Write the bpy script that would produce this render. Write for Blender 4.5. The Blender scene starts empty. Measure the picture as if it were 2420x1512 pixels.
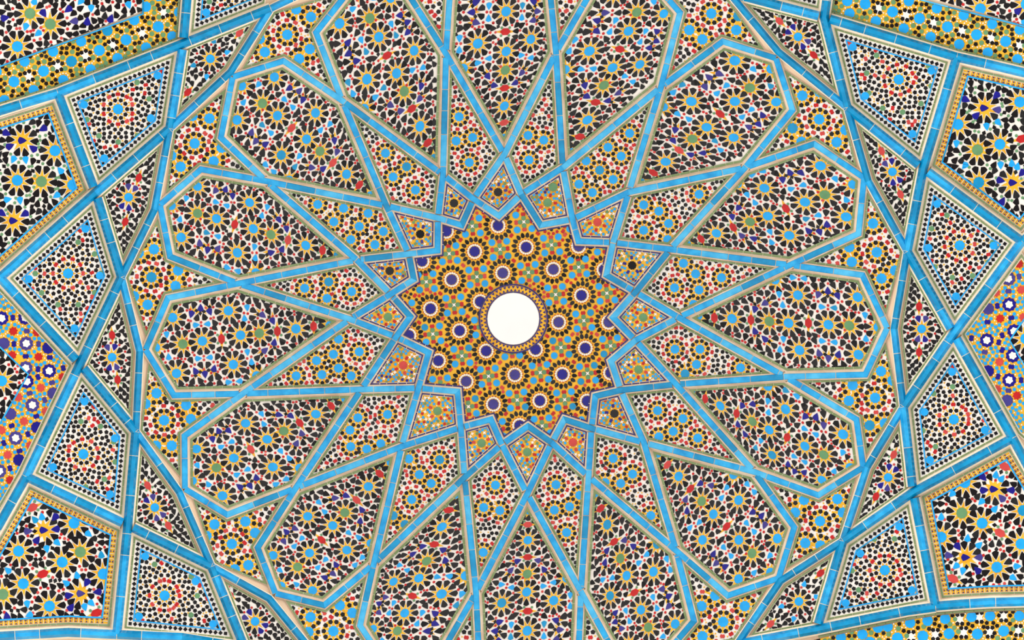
import bpy, math, random
import numpy as np
rnd = random.Random(7)
SC = bpy.context.scene
COL = SC.collection

# ------------------------------------------------------------------ camera, light, exposure
PW, PH = 2420, 1512
CX, CY = PW / 2, PH / 2
HFOV = math.radians(56)
F = (PW / 2) / math.tan(HFOV / 2)            # focal length in pixels of the photograph
CAMZ = 1.6                                   # eye height of somebody looking straight up
APEX = 7.5                                   # dome crown above the eye
RAD = 6.0                                    # radius of the dome

cam = bpy.data.cameras.new('camera')
cam.sensor_width = 36
cam.lens = 18 / math.tan(HFOV / 2)
cam.clip_end = 200
cam_o = bpy.data.objects.new('camera', cam)
cam_o.location = (0, 0, CAMZ)
cam_o.rotation_euler = (math.pi, 0, 0)
COL.objects.link(cam_o)
SC.camera = cam_o

vs = SC.view_settings
vs.view_transform = 'Standard'
vs.look = 'None'
vs.gamma = 1
vs.use_curve_mapping = False
vs.exposure = 1.25

# daylight reaching the open pavilion: bright paving straight below, dim strip round it, open sides
w = bpy.data.worlds.new('daylight')
SC.world = w
w.use_nodes = True
nt = w.node_tree
nt.nodes.clear()
out = nt.nodes.new('ShaderNodeOutputWorld')
bg = nt.nodes.new('ShaderNodeBackground')
tc = nt.nodes.new('ShaderNodeTexCoord')
sep = nt.nodes.new('ShaderNodeSeparateXYZ')
mp = nt.nodes.new('ShaderNodeMapRange')
mp.inputs['From Min'].default_value = 1
mp.inputs['From Max'].default_value = -1
cr = nt.nodes.new('ShaderNodeValToRGB')
nt.links.new(tc.outputs['Generated'], sep.inputs[0])
nt.links.new(sep.outputs['Z'], mp.inputs['Value'])
nt.links.new(mp.outputs[0], cr.inputs[0])
nt.links.new(cr.outputs[0], bg.inputs[0])
nt.links.new(bg.outputs[0], out.inputs[0])
def stop(angle):                              # angle from straight down, degrees -> ramp position
    return (1 + math.cos(math.radians(angle))) / 2
E = cr.color_ramp
E.elements[0].position = 0.0
E.elements[0].color = (.25, .26, .28, 1)
E.elements[1].position = 1.0
E.elements[1].color = (.42, .4, .385, 1)
for a, c in ((100, (.35, .37, .4)), (88, (1.3, 1.31, 1.33)), (58, (1.3, 1.3, 1.3)), (49, (.15, .14, .14)), (38, (.12, .1, .1)), (29, (.42, .4, .385))):
    e = E.elements.new(stop(a))
    e.color = c + (1,)
bg.inputs[1].default_value = 1.0

# ------------------------------------------------------------------ helpers
def ray(x, y, h=0.0):
    """point of the dome (raised by h towards the room) seen at pixel x, y of the photograph"""
    d = ((x - CX) / F, (y - CY) / F, 1.0)
    L = math.sqrt(d[0] ** 2 + d[1] ** 2 + 1)
    d = (d[0] / L, d[1] / L, d[2] / L)
    zc = APEX - RAD
    r = RAD - h
    b = -d[2] * zc
    t = -b + math.sqrt(b * b - (zc * zc - r * r))
    return (d[0] * t, d[1] * t, CAMZ + d[2] * t)

def lin(c):
    def f(v):
        v /= 255
        return v / 12.92 if v <= .04045 else ((v + .055) / 1.055) ** 2.4
    return tuple(f(v) for v in c) + (1,)

MATS = {}
def material(name, rgb, rough=.25, var=.12, scale=9, bump=.05, spec=.5, mottle=None):
    m = bpy.data.materials.new(name)
    m.use_nodes = True
    n = m.node_tree
    p = n.nodes['Principled BSDF']
    p.inputs['Roughness'].default_value = rough
    p.inputs['Specular IOR Level'].default_value = spec
    t = n.nodes.new('ShaderNodeTexCoord')
    nz = n.nodes.new('ShaderNodeTexNoise')
    nz.inputs['Scale'].default_value = scale
    nz.inputs['Detail'].default_value = 5
    n.links.new(t.outputs['Object'], nz.inputs['Vector'])
    mx = n.nodes.new('ShaderNodeValToRGB')
    c = lin(rgb)
    a = tuple(max(0, v * (1 - var)) for v in c[:3]) + (1,)
    b = tuple(min(1, v * (1 + var)) for v in c[:3]) + (1,)
    if mottle:
        b = lin(mottle)
    mx.color_ramp.elements[0].position = .32
    mx.color_ramp.elements[0].color = a
    mx.color_ramp.elements[1].position = .68
    mx.color_ramp.elements[1].color = b
    n.links.new(nz.outputs['Fac'], mx.inputs[0])
    n.links.new(mx.outputs[0], p.inputs['Base Color'])
    n2 = n.nodes.new('ShaderNodeTexNoise')
    n2.inputs['Scale'].default_value = 60
    n2.inputs['Detail'].default_value = 3
    n.links.new(t.outputs['Object'], n2.inputs['Vector'])
    bp = n.nodes.new('ShaderNodeBump')
    bp.inputs['Strength'].default_value = bump
    bp.inputs['Distance'].default_value = .01
    n.links.new(n2.outputs['Fac'], bp.inputs['Height'])
    n.links.new(bp.outputs[0], p.inputs['Normal'])
    MATS[name] = m
    return m

material('turquoise glaze', (8, 152, 218), .22, .14, 14, .06, mottle=(44, 176, 232))
material('turquoise glaze pale', (50, 172, 228), .25, .12, 14, .06, mottle=(82, 190, 234))
material('turquoise glaze deep', (0, 134, 186), .2, .12, 14, .06, mottle=(8, 152, 204))
material('sky tile', (24, 160, 228), .2, .1, 20)
material('sky tile deep', (6, 140, 190), .2, .1, 20)
material('black glaze', (12, 7, 8), .16, .2, 20, .03)
material('black glaze worn', (8, 5, 4), .5, .3, 40, .25, .3)
material('yellow tile', (236, 176, 30), .3, .1, 12)
material('yellow tile deep', (226, 160, 14), .3, .1, 12)
material('white tile', (236, 230, 220), .3, .04, 8)
material('grout white', (236, 228, 216), .5, .06, 10)
material('plaster white', (250, 248, 244), .6, .02, 3)
material('mortar', (218, 186, 154), .8, .1, 7, .3, .2, mottle=(236, 218, 192))
material('mortar pale', (238, 224, 198), .8, .06, 7, .3, .2)
material('red tile', (186, 20, 20), .25, .15, 20)
material('red tile faded', (198, 62, 56), .3, .12, 20)
material('navy tile', (16, 10, 128), .2, .15, 20)
material('navy tile worn', (58, 50, 128), .3, .12, 20)
material('navy edge tile', (44, 34, 108), .3, .15, 20)
material('green tile', (96, 142, 96), .3, .12, 16)
material('green edge tile', (118, 140, 84), .4, .14, 10, mottle=(134, 150, 104))
material('dome plaster', (226, 198, 168), .9, .08, 3, .2, .2)
CLS = {'cy': ['turquoise glaze'] * 5 + ['turquoise glaze pale'] * 2 + ['turquoise glaze deep'],
       'sk': ['sky tile'] * 12 + ['sky tile deep'], 'bk': ['black glaze'] * 3 + ['black glaze worn'],
       'ye': ['yellow tile'] * 4 + ['yellow tile deep'], 'wh': ['white tile'], 'gw': ['grout white'], 'mo': ['mortar'], 'mp': ['mortar pale'],
       're': ['red tile', 'red tile', 'red tile faded'], 'na': ['navy tile', 'navy tile', 'navy tile worn'], 'ne': ['navy edge tile'],
       'gr': ['green tile'], 'ge': ['green edge tile'], 'pw': ['plaster white'], 'dp': ['dome plaster'],
       'rd': ['turquoise glaze deep'] * 5 + ['turquoise glaze'] * 3}

class MB:
    """collects polygons given in photograph pixels and lays them on the dome as ONE mesh"""
    def __init__(s):
        s.v = []; s.f = []; s.m = []; s.names = []
    def mi(s, cls):
        n = rnd.choice(CLS[cls])
        if n not in s.names: s.names.append(n)
        return s.names.index(n)
    def poly(s, pts, h, cls, h0=None, mi=None):
        if len(pts) < 3: return
        if area(pts) < 0: pts = pts[::-1]
        m = s.mi(cls) if mi is None else mi
        b = len(s.v); n = len(pts)
        s.v += [ray(x, y, h) for x, y in pts]
        s.f.append(tuple(range(b, b + n))[::-1]); s.m.append(m)      # faces the room below
        if h0 is not None:
            s.v += [ray(x, y, h0) for x, y in pts]
            for i in range(n):
                j = (i + 1) % n
                s.f.append((b + i, b + j, b + n + j, b + n + i)); s.m.append(m)
    def face3(s, ps, cls, mi=None):
        b = len(s.v)
        s.v += ps
        s.f.append(tuple(range(b, b + len(ps)))); s.m.append(s.mi(cls) if mi is None else mi)
    def build(s, name, parent=None):
        me = bpy.data.meshes.new(name)
        org = parent['org'] if parent is not None else (0, 0, 0)
        me.from_pydata([(x - org[0], y - org[1], z - org[2]) for x, y, z in s.v], [], s.f)
        for n in s.names: me.materials.append(MATS[n])
        me.polygons.foreach_set('material_index', s.m)
        me.update()
        o = bpy.data.objects.new(name, me)
        COL.objects.link(o)
        if parent is not None: o.parent = parent
        return o

LABELS = set()
def thing(name, label, cat, pix, group=None):
    o = bpy.data.objects.new(name, None)
    o.empty_display_size = .1
    o.location = ray(pix[0], pix[1], 0)
    COL.objects.link(o)
    o['label'] = label; o['category'] = cat
    if group: o['group'] = group
    assert label not in LABELS, label
    assert 4 <= len(label.split()) <= 16, label
    LABELS.add(label)
    o['org'] = tuple(o.location)
    THINGS.append(o)
    return o
THINGS = []

def area(p):
    return sum(p[i][0] * p[(i + 1) % len(p)][1] - p[(i + 1) % len(p)][0] * p[i][1] for i in range(len(p))) / 2

def ccw(p):
    return list(p) if area(p) > 0 else list(p)[::-1]

def inset(p, d):
    """offset a polygon inwards; d is one number or one per edge (edge i runs from p[i])"""
    n = len(p)
    ds = [d] * n if not isinstance(d, (list, tuple)) else list(d)
    s = 1 if area(p) > 0 else -1
    L = []
    for i in range(n):
        (x0, y0), (x1, y1) = p[i], p[(i + 1) % n]
        dx, dy = x1 - x0, y1 - y0
        l = math.hypot(dx, dy)
        nx, ny = -dy / l * s, dx / l * s
        L.append(((x0 + nx * ds[i], y0 + ny * ds[i]), (dx / l, dy / l)))
    r = []
    for i in range(n):
        (a, da), (b, db) = L[i - 1], L[i]
        cr_ = da[0] * db[1] - da[1] * db[0]
        if abs(cr_) < .05:
            r.append(b); continue
        t = ((b[0] - a[0]) * db[1] - (b[1] - a[1]) * db[0]) / cr_
        r.append((a[0] + da[0] * t, a[1] + da[1] * t))
    return r

def clip(p, c):
    """Sutherland-Hodgman against a convex polygon"""
    c = ccw(c)
    o = list(p)
    for i in range(len(c)):
        (ax, ay), (bx, by) = c[i], c[(i + 1) % len(c)]
        if not o: return []
        r = []
        def side(q): return (bx - ax) * (q[1] - ay) - (by - ay) * (q[0] - ax)
        for j in range(len(o)):
            P, Q = o[j - 1], o[j]
            sp, sq = side(P), side(Q)
            if sq >= 0:
                if sp < 0:
                    t = sp / (sp - sq); r.append((P[0] + (Q[0] - P[0]) * t, P[1] + (Q[1] - P[1]) * t))
                r.append(Q)
            elif sp >= 0:
                t = sp / (sp - sq); r.append((P[0] + (Q[0] - P[0]) * t, P[1] + (Q[1] - P[1]) * t))
        o = r
    if len(o) >= 3 and abs(area(o)) > .25:
        return o
    return []

def fan(poly, ker=None):
    """convex triangles of a polygon seen whole from the kernel point (default: convex already)"""
    if ker is None: return [poly]
    if isinstance(ker, int):
        n = len(poly)
        q = [poly[(ker + i) % n] for i in range(n)]
        return [[q[0], q[i], q[i + 1]] for i in range(1, n - 1)]
    return [[ker, poly[i], poly[(i + 1) % len(poly)]] for i in range(len(poly))]

def inside(p, poly):
    x, y = p; c = False
    for i in range(len(poly)):
        (x0, y0), (x1, y1) = poly[i - 1], poly[i]
        if (y0 > y) != (y1 > y) and x < (x1 - x0) * (y - y0) / (y1 - y0) + x0: c = not c
    return c

def slab(mb, cells, h, cls, h0=None, step=34):
    """ground of a panel: cut into small cells so that it follows the dome"""
    mi = mb.mi(cls)
    for c in cells:
        xs = [p[0] for p in c]; ys = [p[1] for p in c]
        for i in range(int((max(xs) - min(xs)) / step) + 1):
            for j in range(int((max(ys) - min(ys)) / step) + 1):
                x, y = min(xs) + i * step, min(ys) + j * step
                q = clip([(x, y), (x + step, y), (x + step, y + step), (x, y + step)], c)
                mb.poly(q, h, cls, h0, mi)

def lerp(a, b, t): return (a[0] + (b[0] - a[0]) * t, a[1] + (b[1] - a[1]) * t)
def dist(a, b): return math.hypot(a[0] - b[0], a[1] - b[1])
def mid(*p): return (sum(q[0] for q in p) / len(p), sum(q[1] for q in p) / len(p))
def ang(a, b): return math.atan2(b[1] - a[1], b[0] - a[0])

def ring(mb, po, pi, h, cls, seg=None, gap=1.0, h0=-.005):
    """strip between two matching polygons, laid as a course of small tiles"""
    n = len(po)
    for i in range(n):
        a, b, c, d = po[i], po[(i + 1) % n], pi[(i + 1) % n], pi[i]
        L = dist(a, b)
        if L < 2: continue
        ux, uy = (b[0] - a[0]) / L, (b[1] - a[1]) / L
        if (c[0] - d[0]) * ux + (c[1] - d[1]) * uy <= 0: continue
        k = max(1, int(L / (seg or 30)))
        ts = [0.0]
        for q in range(1, k): ts.append((q + (rnd.uniform(-.22, .22) if seg else 0)) / k)
        ts.append(1.0)
        g = (gap / L / 2) if seg else 0
        lcd = (c[0] - d[0]) * ux + (c[1] - d[1]) * uy
        def pj(p): return max(0, min(1, ((p[0] - d[0]) * ux + (p[1] - d[1]) * uy) / lcd))
        if seg:
            kk = max(1, int(L / 40))
            for q in range(kk):
                mb.poly([lerp(a, b, q / kk), lerp(a, b, (q + 1) / kk), lerp(d, c, (q + 1) / kk), lerp(d, c, q / kk)], h - .0025, 'mp', h0)
        for q in range(k):
            t0, t1 = ts[q] + (g if q else 0), ts[q + 1] - (g if q < k - 1 else 0)
            s0 = 0 if q == 0 else pj(lerp(a, b, t0)); s1 = 1 if q == k - 1 else pj(lerp(a, b, t1))
            if s1 <= s0: continue
            mb.poly([lerp(a, b, t0), lerp(a, b, t1), lerp(d, c, s1), lerp(d, c, s0)], h, cls, h0)

# ------------------------------------------------------------------ tile shapes
def rot(pts, x, y, a, s=1.0, sy=None):
    sy = s if sy is None else sy
    ca, sa = math.cos(a), math.sin(a)
    return [(x + px * s * ca - py * sy * sa, y + px * s * sa + py * sy * ca) for px, py in pts]
def ngon(n, a0=0): return [(math.cos(a0 + 2 * math.pi * i / n), math.sin(a0 + 2 * math.pi * i / n)) for i in range(n)]
KITE = [(1.0, 0), (.4, .42), (-.12, .66), (-.6, .78), (-.94, .16), (-.94, -.16), (-.6, -.78), (-.12, -.66), (.4, -.42)]
PENT = ngon(5)
BAR = [(.92, 0), (.6, .72), (0, .58), (-.6, .72), (-.92, 0), (-.6, -.72), (0, -.58), (.6, -.72)]
LOZ = [(1.25, 0), (.55, .66), (-.55, .66), (-1.25, 0), (-.55, -.66), (.55, -.66)]
STARD = [(math.cos(math.pi * i / 10) * (1.04 if i % 2 else .93), math.sin(math.pi * i / 10) * (1.04 if i % 2 else .93)) for i in range(20)]

JIT = np.random.default_rng(3)
class Field:
    """mosaic: places tiles in a layout space, maps them to the photograph and cuts them to the panel"""
    def __init__(s, cells, fmap=None, bounds=None, base='gw', name='mosaic_field'):
        s.mb = MB(); s.cells = cells; s.fmap = fmap; s.occ = []; s.name = name
        s.bounds = bounds
        slab(s.mb, cells, .0, base, -.005)
    def put(s, pts, cls, h=.004, occ=None):
        if occ: s.occ.append(occ)
        if s.fmap: pts = [s.fmap(*p) for p in pts]
        mi = s.mb.mi(cls)
        for c in s.cells:
            q = clip(pts, c)
            if q: s.mb.poly(q, h, cls, -.004 if h < .0035 else .0, mi)
    def free(s, x, y, r):
        return all((x - a) ** 2 + (y - b) ** 2 >= (r + c) ** 2 for a, b, c in s.occ)
    def fill(s, region, d, fn, r, step=2.2, limit=600):
        """pack tiles of radius r into what is still bare"""
        xs = [p[0] for p in region]; ys = [p[1] for p in region]
        g = [(x, y) for x in np.arange(min(xs), max(xs), step) for y in np.arange(min(ys), max(ys), step) if inside((x, y), region)]
        if not g: return
        G = np.array(g)
        D = np.full(len(G), 1e9)
        for a, b, c in s.occ: D = np.minimum(D, np.hypot(G[:, 0] - a, G[:, 1] - b) - c)
        for _ in range(limit):
            ok = np.where(D >= r + d)[0]
            if not len(ok): break
            i = ok[np.argmin(D[ok] + JIT.random(len(ok)) * .9)]
            x, y = G[i]
            fn(float(x), float(y))
            s.occ.append((float(x), float(y), r))
            D = np.minimum(D, np.hypot(G[:, 0] - x, G[:, 1] - y) - r)

def dark_field(fd, region, stars, blues=(), cyans=(), lozs=(), a0=0.0, loza=None, sc=1.0, dots='re', skip=10.5, reds=None, blacks=(), wedges=()):
    """large rosettes with black petals (layout coordinates); a0 = direction of a yellow ray"""
    loza = a0 if loza is None else loza
    def near(x, y):
        return min(stars, key=lambda q: dist(q, (x, y)))
    for x, y in lozs:
        fd.put(rot(LOZ, x, y, loza, 10.5 * sc, 11.5 * sc), 're', .006, (x, y, 8 * sc))
        for sx in (-1, 1):
            px, py = x + math.cos(loza) * 16 * sc * sx, y + math.sin(loza) * 16 * sc * sx
            fd.put(rot([(1.3, 0), (-.9, .55), (-.9, -.55)], px, py, loza + (0 if sx > 0 else math.pi), 6 * sc), 'ye', .004, (px, py, 2 * sc))
            for sy in (-1, 1):
                qx = x + math.cos(loza) * 9.5 * sc * sx - math.sin(loza) * 9 * sc * sy
                qy = y + math.sin(loza) * 9.5 * sc * sx + math.cos(loza) * 9 * sc * sy
                fd.put(rot(ngon(6), qx, qy, loza, 3.3 * sc), 'gr', .004, (qx, qy, 2.5 * sc))
    for b in blues:
        x, y = b[:2]
        q = near(x, y)
        a = b[2] if len(b) > 2 else ang((x, y), q)
        fd.put(rot(KITE, x, y, a, 9.6 * sc), 'na', .005, (x, y, 6.6 * sc))
    for c in cyans:
        x, y = c[:2]
        a = c[2] if len(c) > 2 else ang((x, y), near(x, y)) + math.pi
        fd.put(rot(KITE, x, y, a, 8.6 * sc), 'sk', .005, (x, y, 6.4 * sc))
    for q in stars:
        fd.occ.append((q[0], q[1], 13.5 * sc))
    for x, y, a in wedges:
        fd.put(rot([(1, 0), (-.8, .52), (-.8, -.52)], x, y, a, 6.8 * sc), 'ye', .003)
    for x, y, a in blacks:
        fd.put(rot(KITE, x, y, a, 9.4 * sc), 'bk', .0045, (x, y, 6.6 * sc))
    for x, y in reds or ():
        fd.put(rot(PENT, x, y, rnd.uniform(0, 6), 3.5 * sc), dots, .005, (x, y, 2.6 * sc))
    for q in stars:
        x, y = q[:2]; col = q[2] if len(q) > 2 else 'sk'
        for k in range(10):
            a = a0 + math.pi / 5 * k
            tip = 25.5 * sc
            fd.put([(x + math.cos(a) * tip, y + math.sin(a) * tip),
                    (x + math.cos(a + .36) * 11 * sc, y + math.sin(a + .36) * 11 * sc),
                    (x + math.cos(a - .36) * 11 * sc, y + math.sin(a - .36) * 11 * sc)], 'ye', .003)
        if col == 'na': fd.put(rot(STARD, x, y, a0, 12.2 * sc), 'ye', .0034)
        if col != 'na': fd.put(rot(STARD, x, y, a0 + math.pi / 10, 11.4 * sc), col, .005)
        for k in range(10):
            a = a0 + math.pi / 5 * (k + .5)
            kx, ky = x + math.cos(a) * 24.6 * sc, y + math.sin(a) * 24.6 * sc
            if all(dist((kx, ky), (o[0], o[1])) > (skip * sc if o[2] < 10 * sc else 20 * sc) for o in fd.occ if not (o[0] == x and o[1] == y)):
                fd.put(rot(KITE, kx, ky, a + math.pi, 9.6 * sc, 9.2 * sc), 'bk', .0045, (kx, ky, 6.6 * sc))
    for q in stars if reds is None else ():
        x, y = q[:2]
        for k in range(10):
            a = a0 + math.pi / 5 * k
            rx, ry = x + math.cos(a) * 36.5 * sc, y + math.sin(a) * 36.5 * sc
            if all(dist((rx, ry), (o[0], o[1])) > (o[2] + 2.0 * sc if o[2] > 3 * sc else 5.5 * sc) for o in fd.occ):
                fd.put(rot(PENT, rx, ry, a, 3.5 * sc), dots, .005, (rx, ry, 2.9 * sc))
    def kt(x, y):
        q = near(x, y)
        q = min(list(stars) + list(lozs), key=lambda g_: dist(g_, (x, y)))
        fd.put(rot(KITE, x, y, ang((x, y), q) + rnd.uniform(-.7, .7), 8.4 * sc), 'bk', .0045)
    fd.fill(region, .5 * sc, kt, 6.2 * sc)
    def kt2(x, y):
        q = near(x, y)
        fd.put(rot([(1, 0), (0, .8), (-1, 0), (0, -.8)], x, y, ang((x, y), q), 5.6 * sc), 'bk', .004)
    fd.fill(region, .9 * sc, kt2, 4.2 * sc)
    def dt(x, y): fd.put(rot(PENT, x, y, 0, 3.2 * sc), dots, .005)
    fd.fill(region, 1.9 * sc, dt, 2.7 * sc)

def pent_field(fd, region, stars, a0=0.0, sc=1.0, accent='re', extra='bk', r=(19.6, 29.5, 40.5), disc=10.8, edges=()):
    """small stars ringed by black pentagons, then red bow-ties, on white"""
    for x, y in edges:
        fd.put(rot(STARD, x, y, a0, 9.0 * sc), 'sk', .005, (x, y, 8 * sc))
    for q in stars: fd.occ.append((q[0], q[1], disc * sc))
    for q in stars:
        x, y = q[:2]; col = q[2] if len(q) > 2 else 'sk'
        for k in range(10):
            a = a0 + math.pi / 5 * k
            i, o = (disc - .8) * sc, (r[0] + 3.4) * sc
            m = (r[0] - 1) * sc
            fd.put([(x + math.cos(a + .3) * i, y + math.sin(a + .3) * i), (x + math.cos(a + .10) * m, y + math.sin(a + .10) * m),
                    (x + math.cos(a + .11) * o, y + math.sin(a + .11) * o),
                    (x + math.cos(a - .11) * o, y + math.sin(a - .11) * o), (x + math.cos(a - .10) * m, y + math.sin(a - .10) * m),
                    (x + math.cos(a - .3) * i, y + math.sin(a - .3) * i)], 'ye', .003)
        fd.put(rot(STARD, x, y, a0, disc * sc), col, .005)
        for k in range(10):
            a = a0 + math.pi / 5 * (k + .5)
            kx, ky = x + math.cos(a) * r[0] * sc, y + math.sin(a) * r[0] * sc
            if all(dist((kx, ky), (o[0], o[1])) > (7.6 * sc if o[2] < 7 * sc else 14 * sc) for o in fd.occ if not (o[0] == x and o[1] == y)):
                fd.put(rot(PENT, kx, ky, a + math.pi, 5.2 * sc), 'bk', .0045, (kx, ky, 4.6 * sc))
    for q in stars:
        x, y = q[:2]
        for k in range(10):
            a = a0 + math.pi / 5 * k
            kx, ky = x + math.cos(a) * r[1] * sc, y + math.sin(a) * r[1] * sc
            if all(dist((kx, ky), (o[0], o[1])) > o[2] + 4.3 * sc for o in fd.occ):
                fd.put(rot(BAR, kx, ky, a + math.pi / 2, 5.8 * sc), accent, .0045, (kx, ky, 5.0 * sc))
    for q in stars:
        x, y = q[:2]
        for k in range(10):
            for s in (-1, 1):
                a = a0 + math.pi / 5 * k + s * .15
                kx, ky = x + math.cos(a) * r[2] * sc, y + math.sin(a) * r[2] * sc
                if all(dist((kx, ky), (o[0], o[1])) > o[2] + 3.8 * sc for o in fd.occ):
                    fd.put(rot(PENT, kx, ky, a, 5.2 * sc), 'bk', .0045, (kx, ky, 4.6 * sc))
    cnt = [0]
    def f(x, y):
        cnt[0] += 1
        t = cnt[0] % 5
        if t == 3: fd.put(rot(BAR, x, y, rnd.uniform(0, 3.1), 6.0 * sc), accent, .0045)
        else: fd.put(rot(PENT, x, y, rnd.uniform(0, 6.2), 5.1 * sc), extra, .0045)
    fd.fill(region, 1.15 * sc, f, 4.6 * sc)
    def g(x, y): fd.put(rot([(1, 0), (-.5, .8), (-.5, -.8)], x, y, rnd.uniform(0, 6.2), 2.6 * sc), 'ye', .004)
    fd.fill(region, 1.9 * sc, g, 2.0 * sc, limit=30)

# ------------------------------------------------------------------ nodes of the design (pixels of the photograph)
# k counts the sixteen petals from the right-hand one, clockwise in the photograph
T = {0: (2097, 775), 1: (2040, 1104), 2: (1840, 1366), 3: (1570, 1548), 4: (1252, 1640), 5: (915, 1575), 6: (651, 1402), 7: (437, 1155),
     8: (344, 826), 9: (378, 484), 10: (550, 182), 11: (838, -38), 12: (1200, -118), 13: (1530, -58), 14: (1834, 138), 15: (2042, 420)}
SM = {0: (2038, 650), 1: (2024, 991), 2: (1877, 1246), 3: (1640, 1467), 4: (1366, 1570), 5: (1030, 1565), 6: (766, 1430), 7: (537, 1216),
      8: (411, 934), 9: (402, 606), 10: (522, 325), 11: (747, 77), 12: (1066, -60), 13: (1412, -45), 14: (1708, 98), 15: (1924, 340)}
SP = {0: (2045, 885), 1: (1934, 1170), 2: (1720, 1407), 3: (1462, 1560), 4: (1133, 1570), 5: (851, 1478), 6: (609, 1294), 7: (436, 1030),
      8: (397, 704), 9: (475, 400), 10: (670, 144), 11: (945, -45), 12: (1296, -60), 13: (1607, 30), 14: (1873, 260), 15: (2029, 552)}
V = {12: (1179, 510), 11: (1091, 532), 10: (1034, 592), 9: (978, 660), 8: (970, 748), 7: (1013, 833), 6: (1081, 925), 5: (1160, 991),
     4: (1248, 1007), 3: (1334, 991), 2: (1407, 936), 1: (1444, 853), 0: (1449, 750), 15: (1433, 650), 14: (1367, 570), 13: (1278, 532)}
I = {12: (1192, 365), 11: (1047, 413), 10: (913, 486), 9: (843, 614), 8: (827, 754), 7: (854, 920), 6: (949, 1055), 5: (1098, 1128),
     4: (1246, 1167), 3: (1391, 1126), 2: (1522, 1046), 1: (1598, 908), 0: (1604, 750), 15: (1584, 589), 14: (1486, 454), 13: (1330, 396)}
# half steps: key k stands between petals k and k+1
W = {8: (563, 670), 9: (629, 428), 10: (809, 238), 11: (1054, 127), 12: (1314, 124), 13: (1562, 206), 14: (1761, 396), 15: (1867, 626),
     0: (1856, 890), 1: (1783, 1115), 2: (1598, 1301), 3: (1373, 1398), 4: (1125, 1400), 5: (883, 1333), 6: (699, 1153), 7: (574, 930)}
P = {11: (1119, 470), 12: (1232, 459), 13: (1353, 518), 14: (1449, 573), 15: (1502, 690), 0: (1502, 804), 1: (1467, 922), 2: (1398, 1012),
     3: (1304, 1046), 4: (1186, 1050), 5: (1089, 1010), 6: (989, 917), 7: (936, 796), 8: (923, 695), 9: (966, 600), 10: (1035, 515)}
N = {8: (287, 655), 9: (401, 304), 10: (640, 20), 7: (321, 1020), 6: (500, 1338), 14: (2002, 254), 15: (2144, 594), 0: (2135, 961),
     1: (1992, 1278), 13: (1722, -18), 2: (1742, 1522), 5: (735, 1535), 11: (1020, -190), 12: (1385, -190), 3: (1400, 1720), 4: (1085, 1720)}
R = {8: (330, 830), 9: (365, 495), 10: (545, 170), 7: (424, 1163), 6: (636, 1414), 14: (1840, 123), 15: (2052, 428), 0: (2113, 777),
     1: (2049, 1104), 2: (1845, 1372), 11: (838, -75), 13: (1535, -95)}
O = {8: (189, 860), 9: (226, 455), 10: (433, 103), 7: (302, 1241), 6: (578, 1530), 14: (1948, 41), 15: (2182, 398), 0: (2254, 788),
     1: (2158, 1163), 2: (1930, 1487), 11: (660, -120), 13: (1690, -130)}
Q = {8: (0, 656), 9: (137, 220), 7: (62, 1126), 6: (276, 1499), 14: (2261, 135), 15: (2415, 570), 0: (2393, 1035), 1: (2211, 1432),
     10: (447, -60), 13: (1962, -60)}
CTR = (1213, 753)
CLOCK = {12: "twelve o'clock", 13: 'quarter to one', 14: 'half past one', 15: 'quarter past two', 0: "three o'clock", 1: 'quarter to four',
         2: 'half past four', 3: 'quarter past five', 4: "six o'clock", 5: 'quarter to seven', 6: 'half past seven', 7: 'quarter past eight',
         8: "nine o'clock", 9: 'quarter to ten', 10: 'half past ten', 11: 'quarter past eleven'}
def k16(k): return k % 16

def homography(src, dst):
    A = []; b = []
    for (x, y), (u, v) in zip(src, dst):
        A.append([x, y, 1, 0, 0, 0, -u * x, -u * y]); b.append(u)
        A.append([0, 0, 0, x, y, 1, -v * x, -v * y]); b.append(v)
    h = np.linalg.lstsq(np.array(A, float), np.array(b, float), rcond=None)[0]
    def f(x, y):
        w_ = h[6] * x + h[7] * y + 1
        return (float((h[0] * x + h[1] * y + h[2]) / w_), float((h[3] * x + h[4] * y + h[5]) / w_))
    return f

# ------------------------------------------------------------------ the setting: the plastered dome
def dome():
    mb = MB()
    n, m = 192, 48
    rows = []
    zc = CAMZ + APEX - RAD
    for h in (-.006, -.25):
        for j in range(1, m + 1):
            th = math.radians(48) * j / m
            rr = RAD - h
            rows.append([(rr * math.sin(th) * math.cos(2 * math.pi * i / n), rr * math.sin(th) * math.sin(2 * math.pi * i / n), zc + rr * math.cos(th)) for i in range(n)])
    mi = mb.mi('dp')
    for b in (0, m):
        rr = RAD + (.006 if b == 0 else .25)
        for i in range(n):
            j = (i + 1) % n
            mb.face3([(0, 0, zc + rr), rows[b][i], rows[b][j]] if b == m else [(0, 0, zc + rr), rows[b][j], rows[b][i]], 'dp', mi)
        for q in range(b, b + m - 1):
            for i in range(n):
                j = (i + 1) % n
                f = [rows[q][i], rows[q + 1][i], rows[q + 1][j], rows[q][j]]
                mb.face3(f if b == m else f[::-1], 'dp', mi)
    for i in range(n):
        j = (i + 1) % n
        mb.face3([rows[m - 1][i], rows[m - 1][j], rows[2 * m - 1][j], rows[2 * m - 1][i]], 'dp', mi)
    o = mb.build('ceiling')
    o['kind'] = 'structure'
dome()

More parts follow.
